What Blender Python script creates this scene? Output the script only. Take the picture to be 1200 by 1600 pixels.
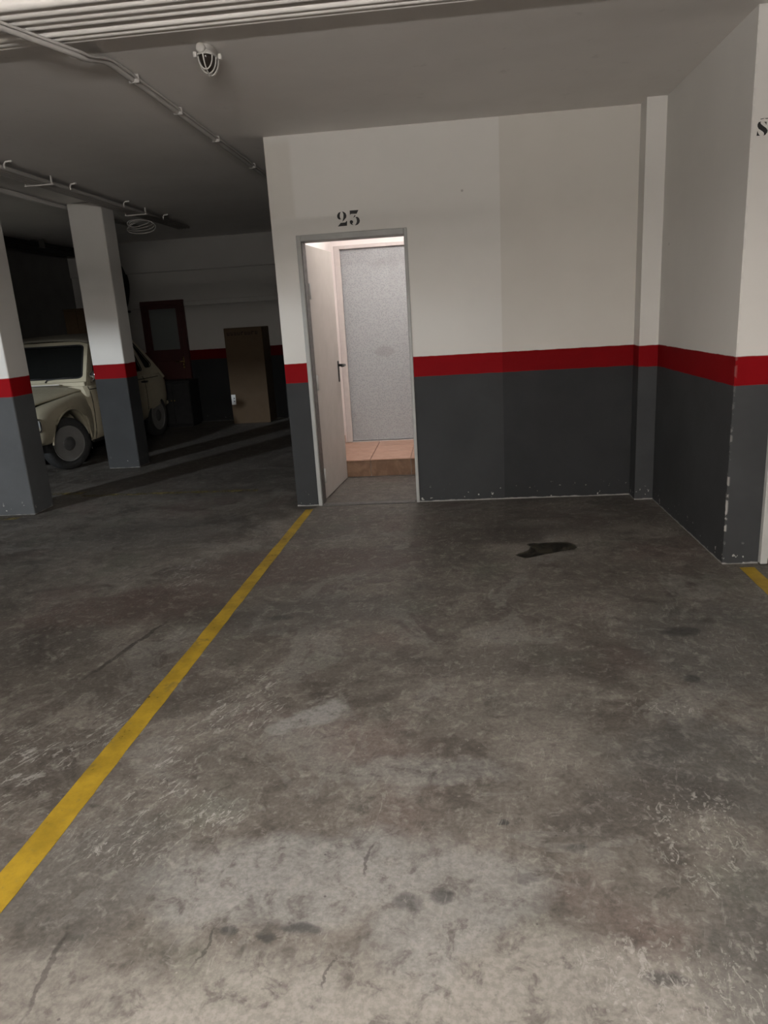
import bpy, bmesh, math, random
from mathutils import Vector, Matrix
random.seed(7)
for o in list(bpy.data.objects): bpy.data.objects.remove(o, do_unlink=True)
scene = bpy.context.scene
COL = scene.collection
PI = math.pi

# ------------------------------------------------------------------ camera
cam = bpy.data.cameras.new('camera'); cam_o = bpy.data.objects.new('camera', cam); COL.objects.link(cam_o)
R_ = Vector((0.9942457, 0.08895072, -0.05969299)); U_ = Vector((0.03397171, 0.2666597, 0.96319184)); F_ = Vector((-0.10159432, 0.95967722, -0.26210345))
cam_o.matrix_world = Matrix(((R_.x, U_.x, -F_.x, 0), (R_.y, U_.y, -F_.y, 0), (R_.z, U_.z, -F_.z, 1.5), (0, 0, 0, 1)))
cam.sensor_fit = 'VERTICAL'; cam.sensor_height = 36.0; cam.sensor_width = 27.0
cam.lens = 1127.53 / 1600 * 36.0
cam.clip_start = 0.05; cam.clip_end = 100
scene.camera = cam_o

# ------------------------------------------------------------------ world, exposure, lamp strengths
wd = bpy.data.worlds.new('world'); scene.world = wd; wd.use_nodes = True
wd.node_tree.nodes['Background'].inputs[0].default_value = (0.5, 0.5, 0.5, 1)
wd.node_tree.nodes['Background'].inputs[1].default_value = 0.0
vs = scene.view_settings
vs.view_transform = 'Standard'; vs.look = 'None'; vs.gamma = 1.0; vs.exposure = 0.0; vs.use_curve_mapping = False
cy = scene.cycles; cy.max_bounces = 7; cy.diffuse_bounces = 3; cy.glossy_bounces = 3; cy.transmission_bounces = 4; cy.transparent_max_bounces = 6
LAMP_NEAR = 405.0      # hanging luminaire above the photographer
LAMP_REAR_FILL = 330.0      # added unseen fill luminaire behind the photographer
LAMP_FAR = 3200.0      # unseen floodlight in the added ramp well
LAMP_HALL = 118.0      # lamp of the vestibule

# ------------------------------------------------------------------ measured dimensions (m)
D, XL, XR, YP, XR2, XPL, YC, H = 5.767, -1.335, 1.379, 5.602, 1.508, 1.372, 4.095, 2.821
S1, S2 = 1.1746, 1.0202
YB = 11.5

# ------------------------------------------------------------------ node helpers
class G:
    def __init__(self, name):
        self.mat = bpy.data.materials.new(name); self.mat.use_nodes = True
        self.nt = self.mat.node_tree; self.b = self.nt.nodes['Principled BSDF']
        self._pos = None
    def n(self, t, **kw):
        x = self.nt.nodes.new(t)
        for k, v in kw.items(): setattr(x, k, v)
        return x
    def set(self, sock, v):
        if isinstance(v, bpy.types.NodeSocket): self.nt.links.new(v, sock)
        elif isinstance(v, (tuple, list)) and len(v) == 3 and sock.type == 'RGBA': sock.default_value = (*v, 1)
        else: sock.default_value = v
    def pos(self):
        if self._pos is None: self._pos = self.n('ShaderNodeNewGeometry').outputs['Position']
        return self._pos
    def objco(self): return self.n('ShaderNodeTexCoord').outputs['Object']
    def m(self, op, a, b=0.0, c=None, clamp=False):
        x = self.n('ShaderNodeMath', operation=op, use_clamp=clamp)
        self.set(x.inputs[0], a); self.set(x.inputs[1], b)
        if c is not None: self.set(x.inputs[2], c)
        return x.outputs[0]
    def vm(self, op, a, b):
        x = self.n('ShaderNodeVectorMath', operation=op); self.set(x.inputs[0], a); self.set(x.inputs[1], b); return x.outputs[0]
    def xyz(self, v):
        x = self.n('ShaderNodeSeparateXYZ'); self.set(x.inputs[0], v); return x.outputs
    def comb(self, a, b, c):
        x = self.n('ShaderNodeCombineXYZ')
        for i, v in enumerate((a, b, c)): self.set(x.inputs[i], v)
        return x.outputs[0]
    def noise(self, v, scale, detail=4, rough=.55, dist=0.0, col=False):
        x = self.n('ShaderNodeTexNoise'); self.set(x.inputs['Vector'], v)
        x.inputs['Scale'].default_value = scale; x.inputs['Detail'].default_value = detail
        x.inputs['Roughness'].default_value = rough; x.inputs['Distortion'].default_value = dist
        return x.outputs['Color'] if col else x.outputs['Fac']
    def voro(self, v, scale, feature='F1'):
        x = self.n('ShaderNodeTexVoronoi', feature=feature); self.set(x.inputs['Vector'], v); x.inputs['Scale'].default_value = scale
        return x.outputs['Distance']
    def ss(self, v, lo, hi, a=0.0, b=1.0):
        x = self.n('ShaderNodeMapRange', interpolation_type='SMOOTHSTEP', clamp=True); self.set(x.inputs[0], v)
        for i, q in enumerate((lo, hi, a, b)): self.set(x.inputs[i + 1], q)
        return x.outputs[0]
    def mix(self, f, a, b, mode='MIX'):
        x = self.n('ShaderNodeMix', data_type='RGBA', blend_type=mode); self.set(x.inputs[0], f); self.set(x.inputs[6], a); self.set(x.inputs[7], b)
        return x.outputs[2]
    def bump(self, h, strength=.3, dist=.01):
        x = self.n('ShaderNodeBump'); x.inputs['Strength'].default_value = strength; x.inputs['Distance'].default_value = dist
        self.set(x.inputs['Height'], h); self.nt.links.new(x.outputs[0], self.b.inputs['Normal'])
    def out(self, col=None, rough=None, metal=None, spec=None):
        for k, v in (('Base Color', col), ('Roughness', rough), ('Metallic', metal), ('Specular IOR Level', spec)):
            if v is not None: self.set(self.b.inputs[k], v)
        return self.mat

def simple(name, col, rough=.6, metal=0.0, var=.12, scale=18, spec=.4, bump=0.0):
    g = G(name); c = g.objco()
    f = g.noise(c, scale, 5, .6); a = tuple(x * (1 - var) for x in col); b = tuple(min(1, x * (1 + var)) for x in col)
    m = g.out(g.mix(f, a, b), g.ss(g.noise(c, scale * 1.7, 3), .3, .7, max(.02, rough - .07), min(1, rough + .07)), metal, spec)
    if bump: g.bump(g.noise(c, scale * 4, 4), bump, .004)
    return m

def glass_dark(name, tint, tr=.5, rough=.05):
    g = G(name); g.out(tint, rough, 0, .5)
    g.b.inputs['Transmission Weight'].default_value = tr; g.b.inputs['IOR'].default_value = 1.3
    f = g.noise(g.objco(), 6, 3); g.set(g.b.inputs['Roughness'], g.ss(f, .3, .7, rough, rough + .12))
    return g.mat

def emit(name, col, s):
    g = G(name); g.out((.9, .9, .9), .4)
    g.set(g.b.inputs['Emission Color'], col); g.b.inputs['Emission Strength'].default_value = s
    return g.mat

WHITE, RED, GREY = (.69, .67, .635), (.215, .0045, .007), (.042, .0435, .045)
PAINTS = (WHITE, RED, GREY)
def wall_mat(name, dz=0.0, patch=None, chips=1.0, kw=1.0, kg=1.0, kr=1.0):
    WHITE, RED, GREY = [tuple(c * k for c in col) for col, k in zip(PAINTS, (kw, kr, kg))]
    g = G(name); P = g.pos(); s = g.xyz(P)
    wob = g.m('MULTIPLY', g.m('SUBTRACT', g.noise(P, 9, 3), .5), .010)
    z = g.m('ADD', s[2], wob)
    mott = g.noise(P, 1.3, 4, .6)
    wt = g.mix(g.ss(mott, .3, .7), tuple(c * .95 for c in WHITE), WHITE)
    gy = g.mix(g.ss(g.noise(P, 2.1, 5, .6), .3, .7), tuple(c * .9 for c in GREY), tuple(c * 1.1 for c in GREY))
    rd = g.mix(g.ss(mott, .3, .7), tuple(c * .88 for c in RED), tuple(c * 1.08 for c in RED))
    if patch is not None:      # an older coat of paint to the right of a vertical joint
        f = g.ss(s[0], patch - .004, patch + .004)
        wt = g.mix(f, wt, g.mix(1.0, wt, (.90, .885, .86), 'MULTIPLY'))
        gy = g.mix(f, gy, g.mix(1.0, gy, (.74, .73, .73), 'MULTIPLY'))
        rd = g.mix(f, rd, g.mix(1.0, rd, (.74, .6, .6), 'MULTIPLY'))
        for x0, x1, z0, z1 in ((-2, -1.145, 2.25, 2.75),):      # touched-up patch by the corner
            q = g.m('MULTIPLY', g.ss(s[0], x1 + .02, x1 - .02), g.m('MULTIPLY', g.ss(s[2], z0 - .03, z0 + .03), g.ss(s[2], z1 + .1, z1 - .02)))
            wt = g.mix(q, wt, g.mix(1.0, wt, (.91, .90, .88), 'MULTIPLY'))
    # scattered marks on the white coat
    mk = g.ss(g.voro(P, 2.3), .030, .012); wt = g.mix(g.m('MULTIPLY', mk, .55), wt, (.22, .2, .19))
    c = g.mix(g.ss(z, S2 + dz - .003, S2 + dz + .003), gy, rd)
    c = g.mix(g.ss(z, S1 + dz - .003, S1 + dz + .003), c, wt)
    # chipped paint close to the floor, and a pale splash line at the very bottom
    ch = g.m('MULTIPLY', g.ss(g.noise(P, 26, 2, .5), .675, .70), g.ss(s[2], .16, .03))
    dx = g.m('ABSOLUTE', g.m('SUBTRACT', s[0], XR2)); dy = g.m('ABSOLUTE', g.m('SUBTRACT', s[1], YC))
    edge = g.m('MULTIPLY', g.ss(g.m('ADD', dx, dy), .016, .004), g.m('MULTIPLY', g.ss(g.noise(P, 17, 3, .6), .50, .56), g.ss(s[2], 1.0, .2, .15, 1.0)))
    ch = g.m('MAXIMUM', ch, edge)
    ch = g.m('MAXIMUM', ch, g.m('MULTIPLY', g.ss(g.m('ADD', s[2], g.m('MULTIPLY', g.noise(P, 14, 3), .022)), .024, .014), .75))
    c = g.mix(g.m('MULTIPLY', ch, chips), c, (.36, .35, .33))
    return g.out(c, g.ss(s[2], S2, S1 + .02, .6, .65), 0, .05)

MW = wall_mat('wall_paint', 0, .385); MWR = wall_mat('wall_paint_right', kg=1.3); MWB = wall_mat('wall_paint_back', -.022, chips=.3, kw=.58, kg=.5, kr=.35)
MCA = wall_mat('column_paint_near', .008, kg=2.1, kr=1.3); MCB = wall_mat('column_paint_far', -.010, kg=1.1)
MARK = simple('black_stencil_paint', (.012, .011, .011), .6)

def ceiling_mat():
    g = G('ceiling_paint'); P = g.pos()
    a = g.noise(P, .9, 5, .6); b = g.noise(P, 7, 5, .65)
    c = g.mix(g.ss(a, .3, .7), (.75, .72, .69), (.82, .79, .76)); c = g.mix(g.ss(b, .62, .75, 0, .25), c, (.42, .4, .38))
    return g.out(c, .75, 0, .3)
MCEIL = ceiling_mat()

def floor_mat():
    g = G('worn_concrete'); P = g.pos()
    def warped(scale, amp):
        w = g.vm('SCALE', g.vm('SUBTRACT', g.noise(P, scale, 4, .65, col=True), (.5, .5, .5)), (0, 0, 0)); w.node.inputs['Scale'].default_value = amp
        return g.vm('ADD', P, w)
    QB, QS = warped(2.4, .45), warped(11, .07)
    def blob(x, y, rx, ry, rot=0, soft=.5, q=None):
        mp = g.n('ShaderNodeMapping', vector_type='TEXTURE'); mp.inputs['Location'].default_value = (x, y, 0); mp.inputs['Rotation'].default_value = (0, 0, rot); mp.inputs['Scale'].default_value = (rx, ry, 1000)
        g.set(mp.inputs[0], q or QB); d = g.n('ShaderNodeVectorMath', operation='DOT_PRODUCT'); g.set(d.inputs[0], mp.outputs[0]); g.set(d.inputs[1], mp.outputs[0])
        return g.ss(d.outputs['Value'], 1 + soft, 1 - soft)
    n1 = g.noise(P, .6, 5, .6); n2 = g.noise(P, 2.6, 5, .7, .7); n3 = g.noise(P, 12, 4, .74, .5); n4 = g.noise(P, 60, 2, .65); n5 = g.noise(P, 1.3, 5, .72, 1.4)
    c = g.mix(g.ss(n1, .36, .64), (.130, .116, .101), (.185, .170, .150))
    c = g.mix(g.ss(n2, .50, .60, 0, .65), c, (.235, .215, .190)); c = g.mix(g.ss(n2, .47, .38, 0, .7), c, (.090, .078, .069))
    c = g.mix(g.ss(n5, .555, .585, 0, .55), c, (.235, .225, .208)); c = g.mix(g.ss(n5, .43, .385, 0, .5), c, (.105, .100, .088))
    c = g.mix(g.ss(g.noise(P, 1.9, 4), .56, .68, 0, .4), c, (.145, .155, .122)); c = g.mix(g.ss(g.noise(g.vm('ADD', P, (7, 3, 0)), 1.4, 4), .55, .68, 0, .45), c, (.165, .122, .110))
    LG, DK, RD, DG, WM = (.315, .312, .300), (.072, .064, .058), (.100, .068, .060), (.098, .098, .094), (.365, .347, .315)
    grain = g.ss(n3, .32, .60, .45, 1)
    for x, y, rx, ry, rot, k, col in (
        (.10, 1.18, 1.05, .26, 0, .75, WM), (-.52, 1.66, .42, .17, .12, .80, LG), (-.05, 1.55, .24, .15, .4, .70, LG), (-.60, 2.46, .16, .085, .25, .95, LG), (-.15, 2.12, .28, .09, .1, .45, LG), (-.95, 1.28, .30, .14, 0, .5, WM),
        (-1.9, 3.62, .60, .26, .35, .75, RD), (-1.0, 4.3, .70, .33, .1, .70, RD), (-2.2, 3.1, .45, .26, .2, .65, DK), (-.80, 3.5, .55, .2, .2, .50, DG),
        (.92, 2.18, .40, .28, 0, .75, DG), (1.15, 3.1, .45, .45, .3, .65, DG), (.55, 1.98, .33, .12, .3, .65, DK), (-1.1, 1.66, .26, .26, 0, .5, DG),
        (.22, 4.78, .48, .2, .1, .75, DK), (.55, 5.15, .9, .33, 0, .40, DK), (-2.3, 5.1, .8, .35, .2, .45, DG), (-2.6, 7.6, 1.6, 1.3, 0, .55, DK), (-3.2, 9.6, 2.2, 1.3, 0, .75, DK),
        (.25, 2.9, .5, .14, 0, .5, DK), (.92, 1.42, .36, .34, 0, .6, DG), (-1.5, 2.75, .33, .2, .5, .4, DK)):
        c = g.mix(g.m('MULTIPLY', blob(x, y, rx, ry, rot), g.m('MULTIPLY', grain, k)), c, col)
    n6 = g.noise(P, 24, 3, .72, .5)
    c = g.mix(g.ss(n3, .52, .66, 0, .42), c, (.31, .29, .262)); c = g.mix(g.ss(n3, .46, .33, 0, .42), c, (.062, .055, .050))
    c = g.mix(g.ss(n6, .57, .68, 0, .38), c, (.34, .325, .30)); c = g.mix(g.ss(n6, .43, .32, 0, .26), c, (.065, .060, .055))
    for x, y, rx, ry, k in ((-.165, 1.565, .038, .026, .6), (-.083, 1.592, .028, .024, .65), (-.62, 1.46, .020, .016, .8), (-.43, 1.47, .055, .016, .7), (-.52, 1.44, .02, .012, .7), (.10, 1.88, .012, .012, .9), (.44, 1.36, .05, .022, .6), (1.02, 3.2, .09, .05, .7), (.93, 2.75, .045, .03, .7), (.30, 1.78, .03, .02, .5), (-.95, 3.45, .07, .03, .6), (.15, 1.66, .035, .02, .4)):
        c = g.mix(g.m('MULTIPLY', blob(x, y, rx, ry, 0, .7, QS), k), c, (.050, .050, .050))
    for x0, y0, x1, y1, w, k in ((-1.555, 3.455, -1.705, 2.8, .014, .75), (-1.06, 1.46, -1.03, 1.2, .008, .6), (-.66, 1.47, -.68, 1.35, .004, .6), (-.28, 1.78, -.30, 1.66, .005, .6), (-.33, 1.4, -.36, 1.3, .004, .6)):
        L = math.hypot(x1 - x0, y1 - y0)
        c = g.mix(g.m('MULTIPLY', blob((x0 + x1) / 2, (y0 + y1) / 2, L / 2, w, math.atan2(y1 - y0, x1 - x0), .6, QS), k), c, (.045, .04, .037))
    def scuff(ang, scale, thr, st=4.0):
        mp = g.n('ShaderNodeMapping', vector_type='TEXTURE'); mp.inputs['Rotation'].default_value = (0, 0, ang); mp.inputs['Scale'].default_value = (1, 1 / st, 1); g.set(mp.inputs[0], P)
        return g.ss(g.noise(mp.outputs[0], scale, 4, .75, 1.2), thr, thr + .05)
    sc = scuff(1.15, 13, .545, 2.6); fl = g.ss(g.voro(P, 36), .22, .12)
    mx = lambda *a: a[0] if len(a) == 1 else g.m('MAXIMUM', a[0], mx(*a[1:]))
    zone = mx(blob(-1.72, 4.16, .20, .28), blob(-.93, 2.45, .14, .40, -.3), blob(-1.42, 2.35, .14, .26, -.2), blob(-1.0, 1.88, .26, .20), blob(-1.75, 2.05, .28, .35))
    zone2 = mx(blob(.68, 1.86, .15, .22), blob(.74, 2.53, .16, .07), blob(.50, 1.34, .30, .15))
    c = g.mix(g.m('MULTIPLY', g.m('MULTIPLY', zone, sc), g.ss(n5, .40, .58, .2, .75)), c, (.46, .45, .43))
    c = g.mix(g.m('MULTIPLY', g.m('MULTIPLY', zone2, mx(scuff(1.5, 18, .56, 1.8), fl)), .6), c, (.44, .43, .40))
    c = g.mix(g.m('MULTIPLY', scuff(1.35, 8, .58, 4.0), g.ss(n2, .42, .6, 0, .45)), c, (.35, .335, .31))
    c = g.mix(g.ss(g.voro(P, 13), .06, .035, 0, .6), c, (.045, .04, .038)); c = g.mix(g.ss(g.voro(g.vm('ADD', P, (3, 5, 0)), 17), .06, .035, 0, .5), c, (.42, .40, .375))
    c = g.mix(g.ss(n4, .35, .65), g.mix(1.0, c, (.515, .51, .505), 'MULTIPLY'), g.mix(1.0, c, (.660, .655, .650), 'MULTIPLY'))
    g.bump(n3, .4, .006)
    return g.out(c, g.ss(n2, .35, .65, .55, .75), 0, .3)
MFLOOR = floor_mat()

def line_mat(name, wear, col=(.33, .215, .016)):
    g = G(name); P = g.pos()
    n = g.noise(P, 7, 5, .65); f = g.noise(P, 40, 5, .7)
    c = g.mix(g.ss(n, .3, .7), tuple(x * .62 for x in col), col); c = g.mix(g.ss(f, .58, .72, 0, .6), c, (.13, .11, .06))
    c = g.mix(g.ss(g.noise(P, 2.3, 5, .75), .56, .64, 0, .6), c, (.09, .07, .03))
    h = g.m('ADD', g.m('MULTIPLY', n, .6), g.m('MULTIPLY', f, .4))
    g.out(c, .6, 0, .35); g.set(g.b.inputs['Alpha'], g.ss(h, wear - .04, wear + .04)); g.bump(f, .3, .003)
    return g.mat
MLINE = line_mat('yellow_line_paint', .36); MLINE_OLD = line_mat('faded_yellow_paint', .50, (.17, .135, .045))

MPVC = simple('white_pvc', (.82, .79, .755), .5, 0, .07, 6)
MPVC2 = simple('grey_pvc', (.46, .44, .42), .55, 0, .08, 6)
MSTEEL = simple('grey_frame_paint', (.36, .36, .345), .5, 0, .15, 12)
MSTEEL_D = simple('dull_steel_and_shade', (.075, .072, .068), .5, 0, .3, 14)  # also on the rebate strip, where shade is put into the colour
MLEAF = simple('beige_door_paint', (.40, .375, .345), .5, 0, .06, 4)
MBLACK = simple('black_plastic', (.012, .012, .012), .35, 0, .2, 30, .5)
MRUB = simple('black_rubber', (.014, .014, .015), .75, 0, .3, 25)
MPINK = simple('vestibule_paint', (.82, .755, .73), .7, 0, .04, 3)
MCHROME = simple('chrome', (.62, .62, .62), .18, 1.0, .05, 10)
MCARD = simple('cardboard', (.075, .051, .031), .85, 0, .12, 5, .2)
MPRINT = simple('dark_print', (.025, .018, .014), .8, 0, .2, 20, .2)
MWOODR = simple('dark_red_wood', (.040, .006, .005), .5, 0, .3, 9)
MBRASS = simple('brass', (.55, .40, .18), .3, 1.0, .1, 20)
MDARKW = simple('near_black_lacquer', (.012, .012, .013), .6, 0, .3, 9)
MBROWN = simple('brown_chipboard', (.085, .052, .026), .7, 0, .2, 6)
MRENDER = simple('dark_grey_render', (.145, .14, .135), .85, 0, .2, 4, .2, .2)
MFROST = glass_dark('frosted_glass', (.14, .15, .145), .25, .4)
MTRUNK = simple('grey_trunking', (.36, .35, .33), .6)  # darker tone of the white plastic

def galv_mat():
    g = G('galvanised_steel'); P = g.pos()
    a = g.voro(P, 75); b = g.noise(P, 1.8, 5, .65); f = g.noise(P, 130, 4, .7)
    c = g.mix(g.ss(a, .1, .6), (.27, .285, .295), (.37, .385, .395)); c = g.mix(g.ss(f, .48, .7, 0, .4), c, (.19, .195, .20)); c = g.mix(g.ss(b, .5, .72, 0, .5), c, (.20, .195, .19))
    s = g.xyz(P)      # one scuffed smudge at mid height
    d = g.m('ADD', g.m('POWER', g.m('MULTIPLY', g.m('SUBTRACT', s[0], -.72), 9.0), 2), g.m('POWER', g.m('MULTIPLY', g.m('SUBTRACT', s[2], 1.13), 17.0), 2))
    c = g.mix(g.ss(d, 1.3, .4, 0, .35), c, (.2, .195, .19))
    return g.out(c, .55, .35, .4)
MGALV = galv_mat()
def tile_mat(name, a, b):
    g = G(name); c = g.objco(); oi = g.n('ShaderNodeObjectInfo').outputs['Random']
    n = g.noise(g.vm('ADD', c, g.comb(oi, oi, 0)), 9, 5, .65, 1.0)
    k = g.mix(g.ss(n, .3, .7), a, b)
    return g.out(k, .45, 0, .4)
MTREAD = tile_mat('salmon_tile', (.42, .25, .175), (.50, .32, .24)); MRISER = tile_mat('brown_tile', (.14, .075, .042), (.23, .135, .08))
MGROUT = simple('grout', (.33, .29, .26), .9)

# ------------------------------------------------------------------ mesh helpers
def box(bm, x0, x1, y0, y1, z0, z1, bev=0.0, seg=1):
    v = [bm.verts.new((x, y, z)) for x in (x0, x1) for y in (y0, y1) for z in (z0, z1)]
    fs = [bm.faces.new([v[i] for i in q]) for q in ((0, 1, 3, 2), (4, 6, 7, 5), (0, 4, 5, 1), (2, 3, 7, 6), (0, 2, 6, 4), (1, 5, 7, 3))]
    if bev:
        es = list({e for f in fs for e in f.edges})
        bmesh.ops.bevel(bm, geom=es, offset=bev, segments=seg, affect='EDGES', profile=.5)
    return bm
def NB(): return bmesh.new()
def B(*a, **k): return box(NB(), *a, **k)
def tube(bm, pts, r, seg=10, caps=True, closed=False):
    pts = [Vector(p) for p in pts]; rings = []; n = len(pts); up = None
    for i, p in enumerate(pts):
        if closed: t = pts[(i + 1) % n] - pts[i - 1]
        else: t = pts[min(i + 1, n - 1)] - pts[max(i - 1, 0)]
        t.normalize()
        if up is None: up = Vector((0, 0, 1)) if abs(t.z) < .9 else Vector((1, 0, 0))
        a = t.cross(up)
        if a.length < 1e-6: a = t.cross(Vector((0, 1, 0)))
        a.normalize(); b = a.cross(t); up = b
        rr = r[i] if isinstance(r, (list, tuple)) else r
        rings.append([bm.verts.new(p + rr * (math.cos(2 * PI * k / seg) * a + math.sin(2 * PI * k / seg) * b)) for k in range(seg)])
    m = n if closed else n - 1
    for i in range(m):
        A, C = rings[i], rings[(i + 1) % n]
        for k in range(seg): bm.faces.new((A[k], A[(k + 1) % seg], C[(k + 1) % seg], C[k])).smooth = True
    if caps and not closed: bm.faces.new(rings[0][::-1]); bm.faces.new(rings[-1])
    return bm
def T(pts, r, **k): return tube(NB(), pts, r, **k)
def lathe(bm, prof, axis='x', seg=40, origin=(0, 0, 0)):
    """prof: list of (along, radius)"""
    o = Vector(origin); rings = []
    for h, r in prof:
        ring = []
        for k in range(seg):
            a = 2 * PI * k / seg; c, s = r * math.cos(a), r * math.sin(a)
            ring.append(bm.verts.new(o + (Vector((h, c, s)) if axis == 'x' else Vector((c, h, s)) if axis == 'y' else Vector((c, s, h)))))
        rings.append(ring)
    for A, C in zip(rings, rings[1:]):
        for k in range(seg): bm.faces.new((A[k], A[(k + 1) % seg], C[(k + 1) % seg], C[k])).smooth = True
    if prof[0][1] > 1e-5: bm.faces.new(rings[0])
    if prof[-1][1] > 1e-5: bm.faces.new(rings[-1][::-1])
    bmesh.ops.remove_doubles(bm, verts=bm.verts, dist=1e-6)
    return bm
def loft(rings, cap=True, smooth=True, closed_ring=True):
    bm = NB(); R = [[bm.verts.new(p) for p in r] for r in rings]
    for A, C in zip(R, R[1:]):
        n = len(A)
        for k in range(n if closed_ring else n - 1): bm.faces.new((A[k], A[(k + 1) % n], C[(k + 1) % n], C[k])).smooth = smooth
    if cap and closed_ring: bm.faces.new(R[0][::-1]); bm.faces.new(R[-1])
    bmesh.ops.recalc_face_normals(bm, faces=bm.faces)
    return bm
def plate(polys, fmap, th=None):
    """polys[0] outer 2-D outline, the rest holes; fmap turns 2-D into 3-D; a flat sheet with the holes left open"""
    bm = NB(); es = []
    for pl in polys:
        vs = [bm.verts.new((p[0], p[1], 0)) for p in pl]
        es += [bm.edges.new((vs[i], vs[(i + 1) % len(vs)])) for i in range(len(vs))]
    bmesh.ops.triangle_fill(bm, edges=es, use_dissolve=False, use_beauty=True, normal=(0, 0, 1))
    for v in bm.verts: v.co = Vector(fmap(v.co.x, v.co.y))
    if th: extrude_all(bm, Vector(th))
    return bm
def extrude_all(bm, d):
    r = bmesh.ops.extrude_face_region(bm, geom=list(bm.faces))
    bmesh.ops.translate(bm, verts=[v for v in r['geom'] if isinstance(v, bmesh.types.BMVert)], vec=d)
    bmesh.ops.recalc_face_normals(bm, faces=bm.faces)
def rounded(poly, r, n=5):
    out = []; m = len(poly)
    for i in range(m):
        p = Vector((*poly[i], 0)); a = Vector((*poly[i - 1], 0)) - p; b = Vector((*poly[(i + 1) % m], 0)) - p
        q = min(r, a.length * .45, b.length * .45); s = p + a.normalized() * q; e = p + b.normalized() * q
        for k in range(n + 1):
            t = k / n; v = s * (1 - t) ** 2 + p * 2 * t * (1 - t) + e * t * t; out.append((v.x, v.y))
    return out
def link(name, bm, mat, parent=None, offset=None):
    if offset is not None: bmesh.ops.translate(bm, verts=bm.verts, vec=-Vector(offset))
    me = bpy.data.meshes.new(name); bm.to_mesh(me); bm.free(); me.materials.append(mat)
    o = bpy.data.objects.new(name, me); COL.objects.link(o)
    if parent is not None: o.parent = parent
    return o
def tag(o, label=None, cat=None, group=None, kind=None):
    if label: o['label'] = label
    if cat: o['category'] = cat
    if group: o['group'] = group
    if kind: o['kind'] = kind
    return o
def thing(name, loc, label, cat, group=None, kind=None, rz=0.0):
    o = bpy.data.objects.new(name, None); COL.objects.link(o); o.location = loc; o.rotation_euler = (0, 0, rz); o.empty_display_size = .1
    return tag(o, label, cat, group, kind)
def part(root, name, bm, mat, label=None):      # bm in world coordinates, root unrotated
    o = link(name, bm, mat, root, root.location)
    if label: o['label'] = label
    return o
def sub(root, p, name, bm, mat):                 # sub-part of p
    return link(name, bm, mat, p, root.location)
def solo(name, bm, mat, label, cat, group=None, base=None):   # a thing that is one mesh, origin at base
    if base is None:
        xs = [v.co for v in bm.verts]; base = (sum(v.x for v in xs) / len(xs), sum(v.y for v in xs) / len(xs), min(v.z for v in xs))
    o = link(name, bm, mat, None, base); o.location = base
    return tag(o, label, cat, group)
def struct(name, bm, mat, label, cat): return tag(link(name, bm, mat), label, cat, None, 'structure')

# ------------------------------------------------------------------ the setting
X0, X1, Y0 = -10.2, 4.6, -4.0
struct('floor', B(X0 - .2, X1 + .2, Y0 - .2, YB + .2, -.2, 0), MFLOOR, 'worn stained grey concrete garage floor', 'floor')
WELL = [(-10.0, -3.85), (-2.4, -3.85), (-2.4, .9), (-6.2, 2.5), (-10.0, 2.5)]  # ceiling opening added out of view, shaped to cut off the floodlight
struct('ceiling', plate([[(X0 - .2, Y0 - .2), (X1 + .2, Y0 - .2), (X1 + .2, YB + .2), (X0 - .2, YB + .2)], WELL], lambda u, v: (u, v, H), (0, 0, .25)), MCEIL, 'flat off-white painted concrete garage ceiling', 'ceiling')
DL, DR, DT = -1.152, -.307, 2.125
wall = plate([[(XL, 0), (DL, 0), (DL, DT), (DR, DT), (DR, 0), (XR, 0), (XR, H), (XL, H)]], lambda u, v: (u, D, v), (0, .15, 0))
wall = struct('wall_centre', wall, MW, 'white wall with red stripe and grey dado around the open doorway', 'wall')
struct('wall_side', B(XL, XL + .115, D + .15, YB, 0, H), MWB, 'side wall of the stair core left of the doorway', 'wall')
pil = B(XPL, XR2, YP, D + .15, 0, H); struct('trim_1', pil, MWR, 'narrow pilaster in the corner with scuffed edges', 'pilaster')
struct('wall_right', B(XR2, 1.705, YC, D + .15, 0, H), MWR, 'right-hand wall block with red stripe and grey dado', 'wall')
over = B(1.705, X1, YC, D + .15, 2.16, H); struct('wall_lintel', over, MWR, 'white wall above the door at the right edge', 'wall')
struct('wall_right_end', B(2.62, X1, YC, D + .15, 0, 2.16), MWR, 'wall beyond the right-edge door', 'wall')
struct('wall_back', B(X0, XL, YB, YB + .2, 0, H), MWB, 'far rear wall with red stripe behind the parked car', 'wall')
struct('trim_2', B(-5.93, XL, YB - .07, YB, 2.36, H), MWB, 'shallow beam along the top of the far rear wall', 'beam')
struct('wall_left', B(-6.15, -5.95, 8.9, YB, 0, H), MRENDER, 'dark grey unpainted wall beyond the parked car', 'wall')
struct('wall_outer', B(X0 - .2, X0, Y0, YB, 0, H), MRENDER, 'far left outer wall of the garage', 'wall')
struct('wall_near', B(X0, X1, Y0 - .2, Y0, 0, H), MWR, 'garage wall behind the photographer', 'wall')
struct('wall_far_right', B(X1, X1 + .2, Y0, D, 0, H), MWR, 'outer garage wall on the right', 'wall')

rw = NB()
for (xa, ya), (xb, yb) in zip(WELL, WELL[1:] + WELL[:1]):
    q = [rw.verts.new(p) for p in ((xa, ya, H + .25), (xb, yb, H + .25), (xb, yb, 5.2), (xa, ya, 5.2))]; rw.faces.new(q)
rw.faces.new([rw.verts.new((x, y, 5.2)) for x, y in WELL])
struct('wall_added_ramp_well', rw, MRENDER, 'added upper walls of an unseen ramp well behind the photographer', 'wall')  # added walls and roof over the opening, to bounce the floodlight

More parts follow.
